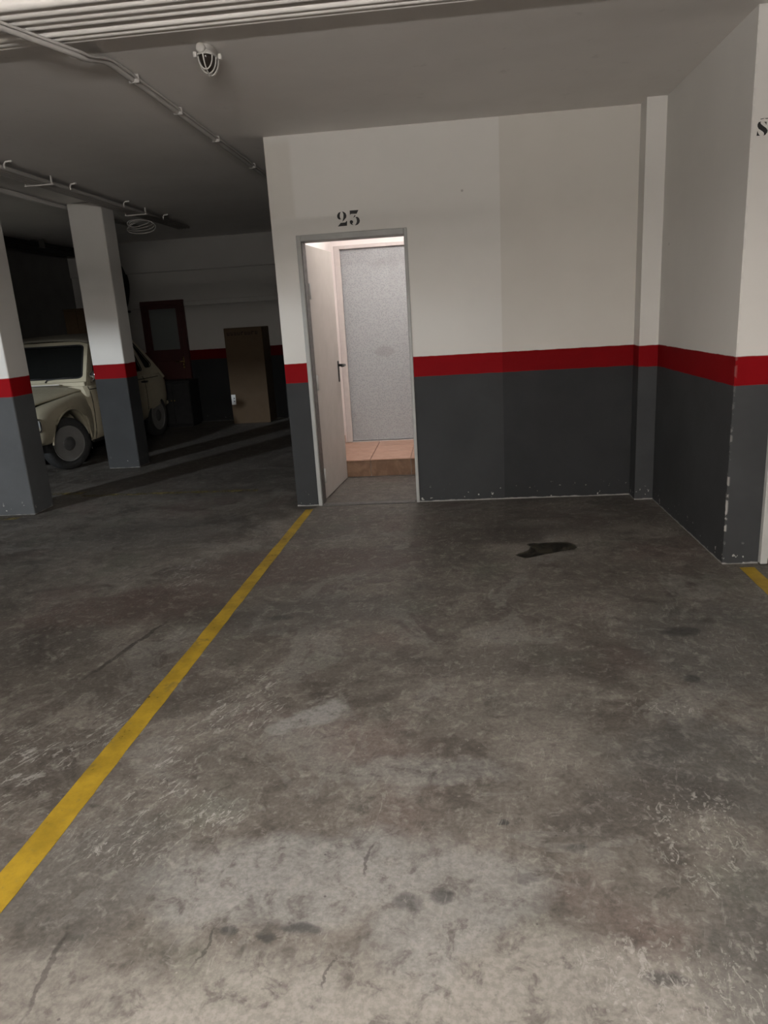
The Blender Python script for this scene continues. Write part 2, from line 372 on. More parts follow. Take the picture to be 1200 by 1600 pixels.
# stencilled characters
G23 = [[(-0.797, 2.269), (-0.814, 2.264), (-0.824, 2.25), (-0.826, 2.237), (-0.822, 2.225), (-0.812, 2.216), (-0.794, 2.218), (-0.802, 2.222), (-0.806, 2.235), (-0.804, 2.252)], [(-0.788, 2.272), (-0.772, 2.267), (-0.76, 2.256), (-0.755, 2.24), (-0.758, 2.227), (-0.772, 2.213), (-0.788, 2.198), (-0.784, 2.213), (-0.779, 2.228), (-0.777, 2.25), (-0.78, 2.262)], [(-0.826, 2.168), (-0.802, 2.192), (-0.766, 2.193), (-0.757, 2.204), (-0.753, 2.199), (-0.756, 2.169)], [(-0.728, 2.273), (-0.662, 2.273), (-0.677, 2.248), (-0.707, 2.249), (-0.72, 2.249), (-0.728, 2.243)], [(-0.705, 2.222), (-0.692, 2.239), (-0.686, 2.238), (-0.692, 2.227)], [(-0.688, 2.226), (-0.671, 2.225), (-0.661, 2.215), (-0.656, 2.199), (-0.66, 2.185), (-0.671, 2.173), (-0.686, 2.168), (-0.696, 2.169), (-0.685, 2.178), (-0.679, 2.193), (-0.68, 2.211)], [(-0.722, 2.206), (-0.71, 2.201), (-0.707, 2.192), (-0.711, 2.185), (-0.717, 2.182), (-0.707, 2.17), (-0.724, 2.176), (-0.733, 2.188), (-0.732, 2.2)]]
GS = [[(1.553, 2.311), (1.542, 2.309), (1.537, 2.3), (1.538, 2.289), (1.544, 2.279), (1.562, 2.267), (1.57, 2.259), (1.571, 2.252), (1.568, 2.246), (1.578, 2.25), (1.585, 2.26), (1.586, 2.269), (1.58, 2.279), (1.565, 2.29), (1.554, 2.299), (1.55, 2.305)], [(1.538, 2.27), (1.545, 2.255), (1.552, 2.248), (1.536, 2.248)], [(1.579, 2.308), (1.579, 2.294), (1.573, 2.304), (1.566, 2.308)], [(1.549, 2.323), (1.567, 2.325), (1.567, 2.323), (1.551, 2.32)], [(1.57, 2.324), (1.585, 2.324), (1.585, 2.321), (1.574, 2.321)]]
def stencil(polys, y):
    bm = NB()
    for pl in polys:
        b2 = plate([pl], lambda u, v: (u, y, v), (0, -.0012, 0)); me = bpy.data.meshes.new('t'); b2.to_mesh(me); b2.free(); bm.from_mesh(me); bpy.data.meshes.remove(me)
    return bm
for nm, pl in (('digit_two', G23[:3]), ('digit_three', G23[3:])):
    link(nm, stencil(pl, D - .0004), MARK, wall)['label'] = 'black stencilled digit above the doorway'
wr = bpy.data.objects['wall_right']
link('letter_s', stencil(GS, YC - .0004), MARK, wr)['label'] = 'black stencilled letter S at the right edge'

# door 1: steel frame and open leaf
d1 = thing('door_1', (DL, D, 0), 'open beige metal door with black lever handle under number 23', 'door', kind='structure')
fw = .032
part(d1, 'frame_jamb', B(DL, DL + fw, D - .014, D + .15, 0, DT, bev=.004), MSTEEL)
part(d1, 'frame_jamb', B(DR - fw * .8, DR, D - .014, D + .15, 0, DT, bev=.004), MSTEEL)
part(d1, 'frame_head', B(DL + fw, DR - fw * .8, D - .014, D + .15, DT - .045, DT, bev=.004), MSTEEL)
part(d1, 'rebate_shade', B(DL + fw, DL + fw + .006, D + .006, D + .148, 0, DT - .046), MSTEEL_D)  # dark sheet over the jamb side, standing for its shade
part(d1, 'threshold', B(DL + fw, DR - .036, D - .03, D + .05, 0, .008, bev=.003), MSTEEL_D)
ang = math.radians(85)
hx, hy = DL - .010, D + .165
def leafmap(bm):
    c, s = math.cos(ang), math.sin(ang)
    for v in bm.verts:
        u, n, z = v.co; v.co = (hx + u * c + n * s, hy + u * s - n * c, z)
    bmesh.ops.recalc_face_normals(bm, faces=bm.faces)
    return bm
leaf = part(d1, 'leaf', leafmap(B(0, .83, 0, .045, .012, DT - .05, bev=.004)), MLEAF)
for hz in (.22, 1.0, 1.72): sub(d1, leaf, 'hinge', leafmap(lathe(NB(), [(hz - .06, .011), (hz + .06, .011)], 'z', 12, (-.004, .05, 0))), MSTEEL)
sub(d1, leaf, 'handle_plate', leafmap(B(.755, .787, .045, .053, .935, 1.125, bev=.003)), MBLACK)
sub(d1, leaf, 'handle_lever', leafmap(T([(.771, .05, 1.085), (.771, .105, 1.085), (.76, .112, 1.085), (.70, .112, 1.083), (.655, .108, 1.083)], [.012, .011, .011, .010, .009])), MBLACK)
sub(d1, leaf, 'latch_plate', leafmap(B(.828, .8325, .010, .034, 1.22, 1.34)), MSTEEL_D)

# vestibule behind the doorway
VX0, VX1, VY = -1.22, .35, 7.85
struct('wall_vestibule_left', B(VX0, VX0 + .006, D + .151, VY, 0, H), MPINK, 'pale pink left wall inside the vestibule', 'wall')
struct('wall_vestibule_right', B(VX1, VX1 + .1, D + .15, VY, 0, H), MPINK, 'pale right wall inside the vestibule', 'wall')
struct('wall_vestibule_back', plate([[(VX0, 0), (VX1, 0), (VX1, H), (VX0, H)], [(-1.19, .1701), (-.12, .1701), (-.12, 2.222), (-1.19, 2.222)]], lambda u, v: (u, VY, v), (0, .12, 0)), MPINK, 'pale wall around the galvanised door inside the vestibule', 'wall')
struct('wall_vestibule_front', B(DR + .02, VX1, D + .151, D + .16, 0, H), MPINK, 'inner face of the doorway wall', 'wall')
d2 = thing('door_2', (-.65, VY, .17), 'closed galvanised grey steel door at the end of the vestibule', 'door', kind='structure')
part(d2, 'leaf', B(-1.128, -.18, VY + .03, VY + .075, .178, 2.185, bev=.004), MGALV)
MFR2 = simple('pinkish_frame_paint', (.58, .53, .51), .55)
part(d2, 'frame_jamb', B(-1.19, -1.128, VY - .005, VY + .11, .1701, 2.222, bev=.004), MFR2)
part(d2, 'frame_jamb', B(-.18, -.12, VY - .005, VY + .11, .1701, 2.222, bev=.004), MFR2)
part(d2, 'frame_head', B(-1.128, -.18, VY - .005, VY + .11, 2.187, 2.222, bev=.004), MFR2)
part(d2, 'lock', lathe(NB(), [(0, .009), (-.008, .009), (-.012, 0)], 'y', 12, (-.405, VY + .03, 1.17)), MBLACK)
st = thing('step', (-.4, 6.82, 0), 'tiled step in front of the galvanised door', 'step', kind='structure')
SY = 6.82
part(st, 'core', B(VX0 + .006, VX1, SY + .008, VY, 0, .160), MGROUT)
nx = 4; tw = (VX1 - VX0 - .006) / nx
tb = B(0, tw - .005, 0, .336, 0, .011, bev=.002); tread_me = None
for i in range(nx):
    for j in range(3):
        y0 = SY - .012 + j * .3445
        b = B(0, tw - .005, 0, .340, 0, .0115, bev=.002); o = link('tread_tile', b, MTREAD, st); o.location = Vector((VX0 + .009 + i * tw, y0, .1601)) - st.location
    b = B(0, tw - .005, 0, .010, 0, .153, bev=.002); o = link('riser_tile', b, MRISER, st); o.location = Vector((VX0 + .009 + i * tw - .0, SY - .002, .004)) - st.location
struct('baseboard_left', B(VX0 + .006, VX0 + .016, SY + .02, VY - .006, .172, .255, bev=.003), MTREAD, 'salmon tile skirting along the vestibule wall', 'skirting')
vl = thing('ceiling_globe_lamp', (-.35, 6.75, H), 'lit globe ceiling lamp inside the vestibule', 'lamp')
part(vl, 'base', lathe(NB(), [(H, .07), (H - .03, .07), (H - .035, .05)], 'z', 24, (-.35, 6.75, 0)), MPVC)
part(vl, 'globe', lathe(NB(), [(H - .035, .05), (H - .05, .085), (H - .09, .105), (H - .13, .095), (H - .16, .055), (H - .17, 0)], 'z', 24, (-.35, 6.75, 0)), emit('globe_glow', (1.0, .955, .925), LAMP_HALL))

# door at the right edge
d4 = thing('door_4', (1.705, YC, 0), 'pale grey door with white frame at the right edge', 'door', kind='structure')
MFR4 = simple('white_frame_paint', (.52, .52, .50), .55, 0, .1, 10)
part(d4, 'frame_jamb', B(1.7055, 1.745, YC - .035, YC + .10, .006, 2.155, bev=.004), MFR4)
part(d4, 'frame_jamb', B(2.575, 2.615, YC - .035, YC + .10, .006, 2.155, bev=.004), MFR4)
part(d4, 'frame_head', B(1.745, 2.575, YC - .035, YC + .10, 2.11, 2.155, bev=.004), MFR4)
lf4 = part(d4, 'leaf', B(1.749, 2.571, YC - .005, YC + .04, .03, 2.105, bev=.004), simple('pale_door_paint', (.55, .55, .53), .5, 0, .06, 5))
sub(d4, lf4, 'handle', T([(2.50, YC - .004, 1.02), (2.50, YC - .05, 1.02), (2.49, YC - .055, 1.02), (2.39, YC - .055, 1.02)], .010), MBLACK)

# pillars
def pillar(x0, x1, y0, y1, mat, label):
    solo('pillar', B(x0, x1, y0, y1, 0, H - .0005, bev=.012, seg=2), mat, label, 'pillar', 'painted concrete pillars', base=((x0 + x1) / 2, (y0 + y1) / 2, 0))
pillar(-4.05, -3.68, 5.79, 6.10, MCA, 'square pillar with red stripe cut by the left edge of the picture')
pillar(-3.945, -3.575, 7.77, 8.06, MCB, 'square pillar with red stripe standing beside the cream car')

# ------------------------------------------------------------------ floor paint and stain
def strip(name, pts_l, pts_r, mat, label):
    bm = NB(); n = 60; L = []; Rr = []
    for i in range(n + 1):
        t = i / n
        for src, dst in ((pts_l, L), (pts_r, Rr)):
            x = src[0][0] * (1 - t) + src[1][0] * t + random.uniform(-.0025, .0025); y = src[0][1] * (1 - t) + src[1][1] * t
            dst.append((x, y))
    if abs(pts_l[0][1] - pts_l[1][1]) < abs(pts_l[0][0] - pts_l[1][0]):
        L = [(x, y + random.uniform(-.003, .003)) for x, y in L]; Rr = [(x, y + random.uniform(-.003, .003)) for x, y in Rr]
    a = [bm.verts.new((x, y, .0015)) for x, y in L]; b = [bm.verts.new((x, y, .0015)) for x, y in Rr]
    for i in range(n): bm.faces.new((a[i], b[i], b[i + 1], a[i + 1]))
    extrude_all(bm, Vector((0, 0, -.0013)))
    return solo(name, bm, mat, label, 'floor marking', 'yellow bay lines')
strip('bay_line', ((-1.243, 5.65), (-1.395, .55)), ((-1.178, 5.65), (-1.290, .55)), MLINE, 'long yellow bay line running from the open doorway across the floor')
strip('bay_line', ((1.582, 4.03), (1.50, 1.2)), ((1.662, 4.03), (1.59, 1.2)), MLINE, 'yellow bay line by the right-hand wall corner')
strip('bay_line', ((-3.60, 6.50), (-1.85, 6.45)), ((-3.60, 6.43), (-1.85, 6.38)), MLINE_OLD, 'faded yellow line across the shaded floor behind the near pillar')
strip('bay_line', ((-5.6, 5.74), (-3.78, 5.74)), ((-5.6, 5.66), (-3.78, 5.66)), MLINE_OLD, 'faded yellow line at the foot of the left-edge pillar')
strip('bay_line', ((-5.6, 6.62), (-3.62, 6.62)), ((-5.6, 6.53), (-3.62, 6.53)), MLINE_OLD, 'faded yellow line in front of the cream car')
OIL = [(0.347, 4.362), (0.389, 4.305), (0.409, 4.292), (0.468, 4.314), (0.536, 4.357), (0.58, 4.37), (0.638, 4.407), (0.726, 4.43), (0.752, 4.474), (0.742, 4.528), (0.708, 4.588), (0.653, 4.59), (0.576, 4.588), (0.524, 4.572), (0.487, 4.582), (0.438, 4.562), (0.462, 4.527), (0.449, 4.458), (0.41, 4.41)]
def oil_mat():
    g = G('oil'); P = g.pos(); n = g.noise(P, 14, 4, .6, 1)
    c = g.mix(g.ss(n, .5, .68, 0, .8), (.010, .009, .006), (.05, .045, .028))
    return g.out(c, g.ss(n, .4, .7, .3, .6), 0, .4)
solo('oil_stain', plate([rounded(OIL, .012, 3)], lambda u, v: (u, v, .0004), (0, 0, .0010)), oil_mat(), 'black wet oil stain on the concrete floor of the bay', 'stain')

# ------------------------------------------------------------------ conduits on the ceiling
GRP = 'white conduits across the ceiling at the top of the picture'
spots = [(3.568, .020), (3.522, .022), (3.474, .022), (3.385, .026), (3.318, .027), (3.248, .028), (3.175, .028)]
words = ['thinnest white ceiling conduit, closest to the caged lamp', 'second white ceiling conduit counted from the caged lamp', 'third white ceiling conduit, just before the dark gap', 'fourth white ceiling conduit, just past the dark gap', 'fifth white ceiling conduit counted from the caged lamp', 'sixth white ceiling conduit counted from the caged lamp', 'last white ceiling conduit at the top edge of the picture']
for (y, r), wl in zip(spots, words):
    z = H - .003 - r - (.008 if y > 3.45 else 0)
    c = thing('ceiling_conduit', (-4.3, y, z), wl, 'conduit', GRP)
    part(c, 'pipe', T([(x, y, z) for x in (-10.1, -6, -2, 1, 4.5)], r, seg=14), MPVC)
    for x in (-5.2, -3.3, -.78, .2, 2.2): part(c, 'clip', B(x - .011, x + .011, y - .010, y + .010, z + r * .6, H - .0005, bev=.001), MPVC)
# conduit running away from the camera, dipping under the bundle
path = []
for y in [2.2, 2.6, 3.0, 3.2, 3.4, 3.6, 3.66, 3.72, 3.78, 3.84, 3.9, 4.0, 4.2, 4.6, 5.2, 6, 7, 8, 9.5, 11.4]:
    if y <= 3.6: x, z = -1.845 + (y - 3.1) * .36 if y > 3.1 else -1.845, H - .084
    elif y < 3.95: k = (y - 3.6) / .35; k = k * k * (3 - 2 * k); x, z = -1.665 + .013 * k, H - .084 + k * .060
    else: x, z = -1.652, H - .024
    path.append((x, y, z))
cd = thing('grey_conduit', (-1.65, 5, H - .02), 'grey conduit clipped to the ceiling running back past the doorway wall', 'conduit')
part(cd, 'pipe', T(path, .0165, seg=12), MPVC2)
part(cd, 'thin_cable', T([(x + .028, y, z + .004) for x, y, z in path], .007, seg=8), MPVC2)
for y in (4.2, 4.85, 5.6, 6.6, 7.8): part(cd, 'clip', B(-1.652 - .020, -1.652 + .038, y - .007, y + .007, H - .043, H - .001, bev=.003), MPVC2)
# second bundle beside the pillars, running away
lab2 = ['rightmost grey conduit of the bundle beside the pillars', 'second grey conduit from the right beside the pillars', 'third grey conduit from the right beside the pillars', 'inner grey conduit of the bundle, close to the pillar faces']
for k, wl in enumerate(lab2):
    x = -3.400 - k * .044; z = H - .045
    solo('rear_conduit', T([(x, y, z) for y in (3.7, 6, 8, 9.9)], .018, seg=10), MPVC2, wl, 'conduit', 'grey conduits along the pillars', base=(x, 6.8, z))
solo('rear_conduit', T([(-3.985, y, H - .03) for y in (6.2, 8, 9.9)], .022, seg=10), MPVC2, 'lone grey conduit left of the far pillar', 'conduit', 'grey conduits along the pillars', base=(-3.985, 8, H - .03))
for y, wl in ((6.42, 'white conduit bracket left of the far pillar top'), (8.40, 'white conduit bracket behind the far pillar top')):
    t = thing('conduit_bracket', (-3.46, y, H), wl, 'bracket', 'brackets under the rear conduits')
    part(t, 'rail', B(-3.60, -3.34, y - .012, y + .012, H - .074, H - .064, bev=.002), MPVC)
    for x in (-3.595, -3.362): part(t, 'hanger', B(x, x + .010, y - .008, y + .008, H - .066, H, bev=.001), MPVC)
for i, (y, wl) in enumerate(((5.77, 'small conduit clip nearest the camera on the rear bundle'), (6.77, 'second small clip along the rear conduit bundle'), (7.88, 'third small clip along the rear conduit bundle'), (8.96, 'farthest small clip along the rear conduit bundle'))):
    t = thing('conduit_clip', (-3.36, y, H), wl, 'clip', 'clips on the rear conduits')
    part(t, 'saddle', T([(-3.372, y, H - .06), (-3.375, y, H - .03), (-3.36, y, H - .012), (-3.31, y, H - .008)], .007, seg=8), MPVC)
    part(t, 'screw', lathe(NB(), [(H, .006), (H - .014, .006), (H - .018, .002)], 'z', 8, (-3.32, y, 0)), MSTEEL)
ck = thing('cable_coil', (-3.55, 8.62, H - .06), 'loose coil of grey cable hanging under the ceiling behind the far pillar', 'cable')
for k in range(4):
    pts = []
    for i in range(22):
        a = 2 * PI * i / 22; pts.append((-3.55 + (.13 + .012 * k) * math.cos(a) + .01 * k, 8.62 + .04 * math.sin(a * 2 + k) + .05 * math.sin(a), H - .125 - .015 * k + (.045 + .010 * k) * math.sin(a)))
    part(ck, 'loop', T(pts, .006, seg=6, closed=True), MPVC2)

# caged oval bulkhead lamp (unlit)
MLAMP = simple('aged_white_enamel', (.50, .48, .45), .45, 0, .08, 12)
bx_, by_ = -1.150, 3.945
lp = thing('bulkhead_lamp', (bx_, by_, H), 'unlit white caged oval bulkhead lamp with dark glass on the ceiling', 'lamp')
def oval(rx, ry, z, n=36): return [(bx_ + rx * math.copysign(abs(math.cos(2 * PI * i / n)) ** .8, math.cos(2 * PI * i / n)), by_ + ry * math.copysign(abs(math.sin(2 * PI * i / n)) ** .8, math.sin(2 * PI * i / n)), z) for i in range(n)]
part(lp, 'base', loft([oval(.050, .105, H), oval(.053, .108, H - .008), oval(.053, .108, H - .042), oval(.060, .116, H - .046), oval(.060, .116, H - .058), oval(.054, .110, H - .062)]), MLAMP)
MLG = glass_dark('smoked_glass', (.045, .035, .03), .35, .12)
part(lp, 'glass', loft([oval(.051 * math.cos(t), .104 * math.cos(t), H - .058 - .088 * math.sin(t)) for t in [i * PI / 2 / 8 * .985 for i in range(9)]]), MLG)
cg = part(lp, 'cage', loft([oval(.058, .113, H - .056), oval(.064, .119, H - .056), oval(.064, .119, H - .066), oval(.058, .113, H - .066)] + [oval(.058, .113, H - .056)], cap=False), MLAMP)
for yy in (-.072, -.026, .022, .068):
    k = math.sqrt(max(0, 1 - (yy / .118) ** 2)); w, h = .061 * k, .100 * k ** .7
    sub(lp, cg, 'cage_rib', T([(bx_ + w * math.cos(a), by_ + yy, H - .058 - h * math.sin(a)) for a in [i * PI / 14 for i in range(15)]], .0045, seg=8), MLAMP)
sub(lp, cg, 'cage_spine', T([(bx_, by_ + .116 * math.cos(a), H - .058 - .102 * math.sin(a)) for a in [i * PI / 18 for i in range(19)]], .0045, seg=8), MLAMP)
part(lp, 'cable_gland', T([(bx_ - .01, by_ - .09, H - .032), (bx_ - .01, by_ - .128, H - .032), (bx_ - .01, by_ - .134, H - .032), (bx_ - .01, by_ - .136, H - .032)], [.030, .030, .027, .02], seg=20), MLAMP)
for sx, sy in ((-1, -.05), (1, .03)): part(lp, 'lug', B(bx_ + sx * .072 - .012, bx_ + sx * .072 + .012, by_ + sy - .014, by_ + sy + .014, H - .064, H - .030, bev=.005, seg=2), MLAMP)

lp.scale = (.74, .74, .74)

# ------------------------------------------------------------------ things by the rear wall
tr = thing('cable_trunking', (-3.4, YB - .02, 1.83), 'long white trunking along the rear wall above the brown box', 'trunking')
part(tr, 'duct', B(-4.165, XL - .01, YB - .045, YB, 1.830, 1.905, bev=.004), MTRUNK)
part(tr, 'lid', B(-4.165, XL - .01, YB - .050, YB - .045, 1.838, 1.897, bev=.001), MTRUNK)
tr = thing('cable_trunking', (-4.94, YB - .02, 1.83), 'short white trunking left of the dark red door', 'trunking')
part(tr, 'duct', B(-5.00, -4.885, YB - .045, YB, 1.830, 1.905, bev=.004), MTRUNK)
part(tr, 'lid', B(-5.00, -4.885, YB - .050, YB - .045, 1.838, 1.897, bev=.001), MTRUNK)
d3 = thing('door_3', (-4.53, YB, 0), 'dark red wooden door with frosted pane in the rear wall', 'door', kind='structure')
part(d3, 'frame_jamb', B(-4.875, -4.80, YB - .06, YB - .001, 0, 1.935, bev=.004), MWOODR); part(d3, 'frame_jamb', B(-4.25, -4.175, YB - .06, YB - .001, 0, 1.935, bev=.004), MWOODR)
part(d3, 'frame_head', B(-4.80, -4.25, YB - .06, YB - .001, 1.86, 1.935, bev=.004), MWOODR)
lf = part(d3, 'leaf', plate([[(-4.80, .01), (-4.25, .01), (-4.25, 1.86), (-4.80, 1.86)], rounded([(-4.755, 1.18), (-4.31, 1.18), (-4.31, 1.81), (-4.755, 1.81)], .01), [(-4.72, .14), (-4.33, .14), (-4.33, 1.0), (-4.72, 1.0)]], lambda u, v: (u, YB - .045, v), (0, .035, 0)), MWOODR)
sub(d3, lf, 'pane', B(-4.755, -4.31, YB - .032, YB - .026, 1.18, 1.81), MFROST); sub(d3, lf, 'panel', B(-4.72, -4.33, YB - .034, YB - .02, .14, 1.0, bev=.003), MWOODR)
sub(d3, lf, 'handle_plate', B(-4.297, -4.268, YB - .050, YB - .045, .88, 1.06, bev=.002), MBRASS)
sub(d3, lf, 'handle_lever', T([(-4.283, YB - .05, .99), (-4.283, YB - .09, .99), (-4.30, YB - .095, .99), (-4.38, YB - .095, .985)], .009), MBRASS)
ch = thing('low_cabinet', (-4.34, 11.2, 0), 'near-black low cabinet in front of the dark red door', 'cabinet')
bd = part(ch, 'body', B(-4.62, -4.07, 10.98, 11.40, .03, .69, bev=.004), MDARKW)
part(ch, 'top', B(-4.63, -4.06, 10.965, 11.41, .69, .715, bev=.004), MDARKW)
part(ch, 'plinth', B(-4.60, -4.09, 11.0, 11.38, 0, .03), MDARKW)
for x0, x1, kx in ((-4.615, -4.348, -4.37), (-4.342, -4.075, -4.32)):
    dd = part(ch, 'cabinet_door', B(x0, x1, 10.962, 10.98, .045, .68, bev=.003), MDARKW); sub(ch, dd, 'knob', lathe(NB(), [(10.962, .006), (10.95, .006), (10.946, .012), (10.938, .010), (10.936, 0)], 'y', 12, (kx, 0, .42)), MBRASS)
# tall carton
cb = thing('cardboard_box', (-3.15, 11.25, 0), 'tall brown cardboard box standing against the rear wall', 'box')
bx0, bx1, by0, by1 = -3.448, -2.858, 11.05, 11.48
body = part(cb, 'body', B(bx0, bx1, by0, by1, .001, 1.45, bev=.004), MCARD)
part(cb, 'top_flap', B(bx0 + .003, bx1 - .003, by0 + .002, by0 + .214, 1.450, 1.456), MCARD); part(cb, 'top_flap', B(bx0 + .003, bx1 - .003, by0 + .217, by1 - .002, 1.450, 1.456), MCARD)
part(cb, 'tape', B(bx0 + .02, bx1 - .02, by0 + .19, by0 + .24, 1.456, 1.4568), simple('brown_tape', (.28, .2, .12), .3))
lb = part(cb, 'shipping_label', B(bx0 + .004, bx0 + .070, by0 - .002, by0, .30, .455), simple('white_label', (.62, .63, .62), .6), 'white label with two dark dots')
for zz in (.352, .398): sub(cb, lb, 'label_dot', lathe(NB(), [(by0 - .002, .011), (by0 - .0028, .011)], 'y', 14, (bx0 + .048, 0, zz)), simple('blue_ink', (.05, .055, .09), .6))
x = bx0 + .045
for w in (.05, .046, .044, .05, .046, .042, .048, .05, .044):     # a row of blocky printed marks, unreadable
    bm = NB(); k = random.randint(0, 3)
    box(bm, x, x + .014, by0 - .0008, by0 + .0005, 1.345, 1.395); box(bm, x + .014, x + w - .008, by0 - .0008, by0 + .0005, (1.345, 1.38, 1.362, 1.345)[k], (1.36, 1.395, 1.378, 1.357)[k])
    if k != 1: box(bm, x + w - .020, x + w - .008, by0 - .0008, by0 + .0005, 1.350, 1.392)
    sub(cb, body, 'printed_mark', bm, MPRINT); x += w + .008
# brown cabinet in the corner behind the car
wb = thing('storage_cabinet', (-5.72, 11.25, 0), 'tall brown chipboard cabinet in the far corner behind the car', 'cabinet')
part(wb, 'body', B(-5.93, -5.52, 11.05, 11.48, .04, 1.86, bev=.004), MBROWN); part(wb, 'top', B(-5.94, -5.51, 11.03, 11.49, 1.86, 1.885, bev=.003), MBROWN); part(wb, 'plinth', B(-5.92, -5.53, 11.07, 11.47, 0, .04), MBROWN)
for x0, x1, kx in ((-5.926, -5.728, -5.74), (-5.722, -5.524, -5.71)):
    dd = part(wb, 'cabinet_door', B(x0, x1, 11.032, 11.05, .05, 1.85, bev=.003), MBROWN); sub(wb, dd, 'knob', lathe(NB(), [(11.032, .006), (11.02, .006), (11.016, .011), (11.008, .010), (11.006, 0)], 'y', 12, (kx, 0, 1.0)), MBRASS)
# black hose bundle hanging on the rear wall
hz = thing('hose_bundle', (-5.13, YB - .08, 1.8), 'bundle of black hose hanging on the rear wall beside the far pillar', 'hose')
part(hz, 'hook', T([(-5.15, YB, 2.58), (-5.15, YB - .09, 2.58), (-5.15, YB - .10, 2.62)], .008), MSTEEL)
for k in range(5):
    w = .075 + .014 * (k % 3); yy = YB - .035 - .022 * (k % 4); cx = -5.15 + .008 * (k - 2)
    pts = [(cx + w * math.cos(a) * (1 + .25 * math.cos(a * 2)), yy + .01 * math.sin(3 * a), 2.20 + (.40 - .012 * k) * math.sin(a)) for a in [2 * PI * i / 32 for i in range(32)]]
    part(hz, 'hose_loop', T(pts, .019, seg=8, closed=True), MRUB)
part(hz, 'hose_end', T([(-5.12, YB - .06, 1.84), (-5.09, YB - .06, 1.80), (-5.04, YB - .075, 1.80)], .02, seg=8), MRUB)
# two black pipes under the ceiling by the left wall
for k, wl in enumerate(('upper black pipe sagging under the ceiling above the car', 'lower black pipe sagging under the ceiling above the car')):
    pts = [(-5.80 + .12 * k, y, H - .050 - .085 * k - .020 * math.sin((y - 8.95) / 2.5 * PI) * k) for y in (8.95, 9.4, 9.8, 10.2, 10.6, 11.0, 11.45)]
    o = thing('black_pipe', (-5.8, 10.2, H - .1), wl, 'pipe', 'black pipes above the car')
    part(o, 'pipe', T(pts, .036, seg=12), MRUB)
    for y in (9.2, 10.3, 11.3):
        z = H - .050 - .085 * k - .020 * math.sin((y - 8.95) / 2.5 * PI) * k; part(o, 'strap', B(-5.80 + .12 * k - .040, -5.80 + .12 * k + .040, y - .01, y + .01, z + .03, H, bev=.002), MSTEEL_D)

# ------------------------------------------------------------------ the car: local x = towards its left side, local y = rearwards, origin on the floor under the front axle
def lerp(tab, a):
    if a <= tab[0][0]: return tab[0][1]
    for (a0, v0), (a1, v1) in zip(tab, tab[1:]):
        if a <= a1: t = (a - a0) / (a1 - a0); return v0 + (v1 - v0) * t
    return tab[-1][1]
def paint_mat():
    g = G('cream_car_paint'); c = g.objco(); n = g.noise(c, 3, 5, .6); d = g.noise(c, 22, 4, .6)
    k = g.mix(g.ss(n, .3, .7), (.43, .39, .285), (.49, .445, .33)); k = g.mix(g.ss(d, .55, .75, 0, .3), k, (.36, .31, .22))
    return g.out(k, g.ss(d, .3, .7, .33, .5), 0, .5)
MCAR = paint_mat()
MCANVAS = simple('canvas_roof', (.20, .185, .15), .85, 0, .12, 30)
MGL = glass_dark('car_glass', (.022, .024, .023), .6, .04); MGL.node_tree.nodes['Principled BSDF'].inputs['Specular IOR Level'].default_value = .25
MTYRE = simple('tyre', (.028, .028, .028), .8, 0, .25, 30)
MRIM = simple('grey_wheel_paint', (.17, .168, .162), .5, 0, .15, 14)
MSEAT = simple('dark_upholstery', (.035, .028, .025), .85)
MAMBER = simple('amber_lens', (.30, .10, .03), .3)
MUNDER = simple('underbody', (.010, .010, .010), .9)
car = thing('car', (-5.105, 7.80, 0), 'old cream hatchback car parked behind the pillars', 'car', rz=math.radians(-3.3))
def cp(name, bm, mat, parent=None, label=None):
    o = link(name, bm, mat, parent or car)
    if label: o['label'] = label
    return o
def mirror(bm):
    for v in bm.verts: v.co.x = -v.co.x
    bmesh.ops.reverse_faces(bm, faces=bm.faces); return bm
def baked(bm, mat, subd=0, cutters=(), solid=0.0):
    me = bpy.data.meshes.new('tmp'); bm.to_mesh(me); bm.free(); o = bpy.data.objects.new('tmp', me); COL.objects.link(o); cs = []
    if subd: md = o.modifiers.new('s', 'SUBSURF'); md.levels = subd; md.render_levels = subd
    for cb_ in cutters:
        cm = bpy.data.meshes.new('cut'); cb_.to_mesh(cm); cb_.free(); co = bpy.data.objects.new('cut', cm); COL.objects.link(co); cs.append(co)
        md = o.modifiers.new('b', 'BOOLEAN'); md.operation = 'DIFFERENCE'; md.object = co; md.solver = 'EXACT'
    if solid: md = o.modifiers.new('t', 'SOLIDIFY'); md.thickness = solid; md.offset = -1
    dg = bpy.context.evaluated_depsgraph_get(); ev = o.evaluated_get(dg); nm = bpy.data.meshes.new_from_object(ev)
    out = NB(); out.from_mesh(nm); bpy.data.objects.remove(o)
    for co in cs: bpy.data.objects.remove(co)
    bpy.data.meshes.remove(nm)
    return out
def cyl_x(x0, x1, y, z, r, seg=40): return lathe(NB(), [(x0, r), (x1, r)], 'x', seg, (0, y, z))
HATCH = [(2.02, 1.46), (2.30, 1.26), (2.55, 1.06), (2.84, .80), (3.0, .66), (3.06, .40)]
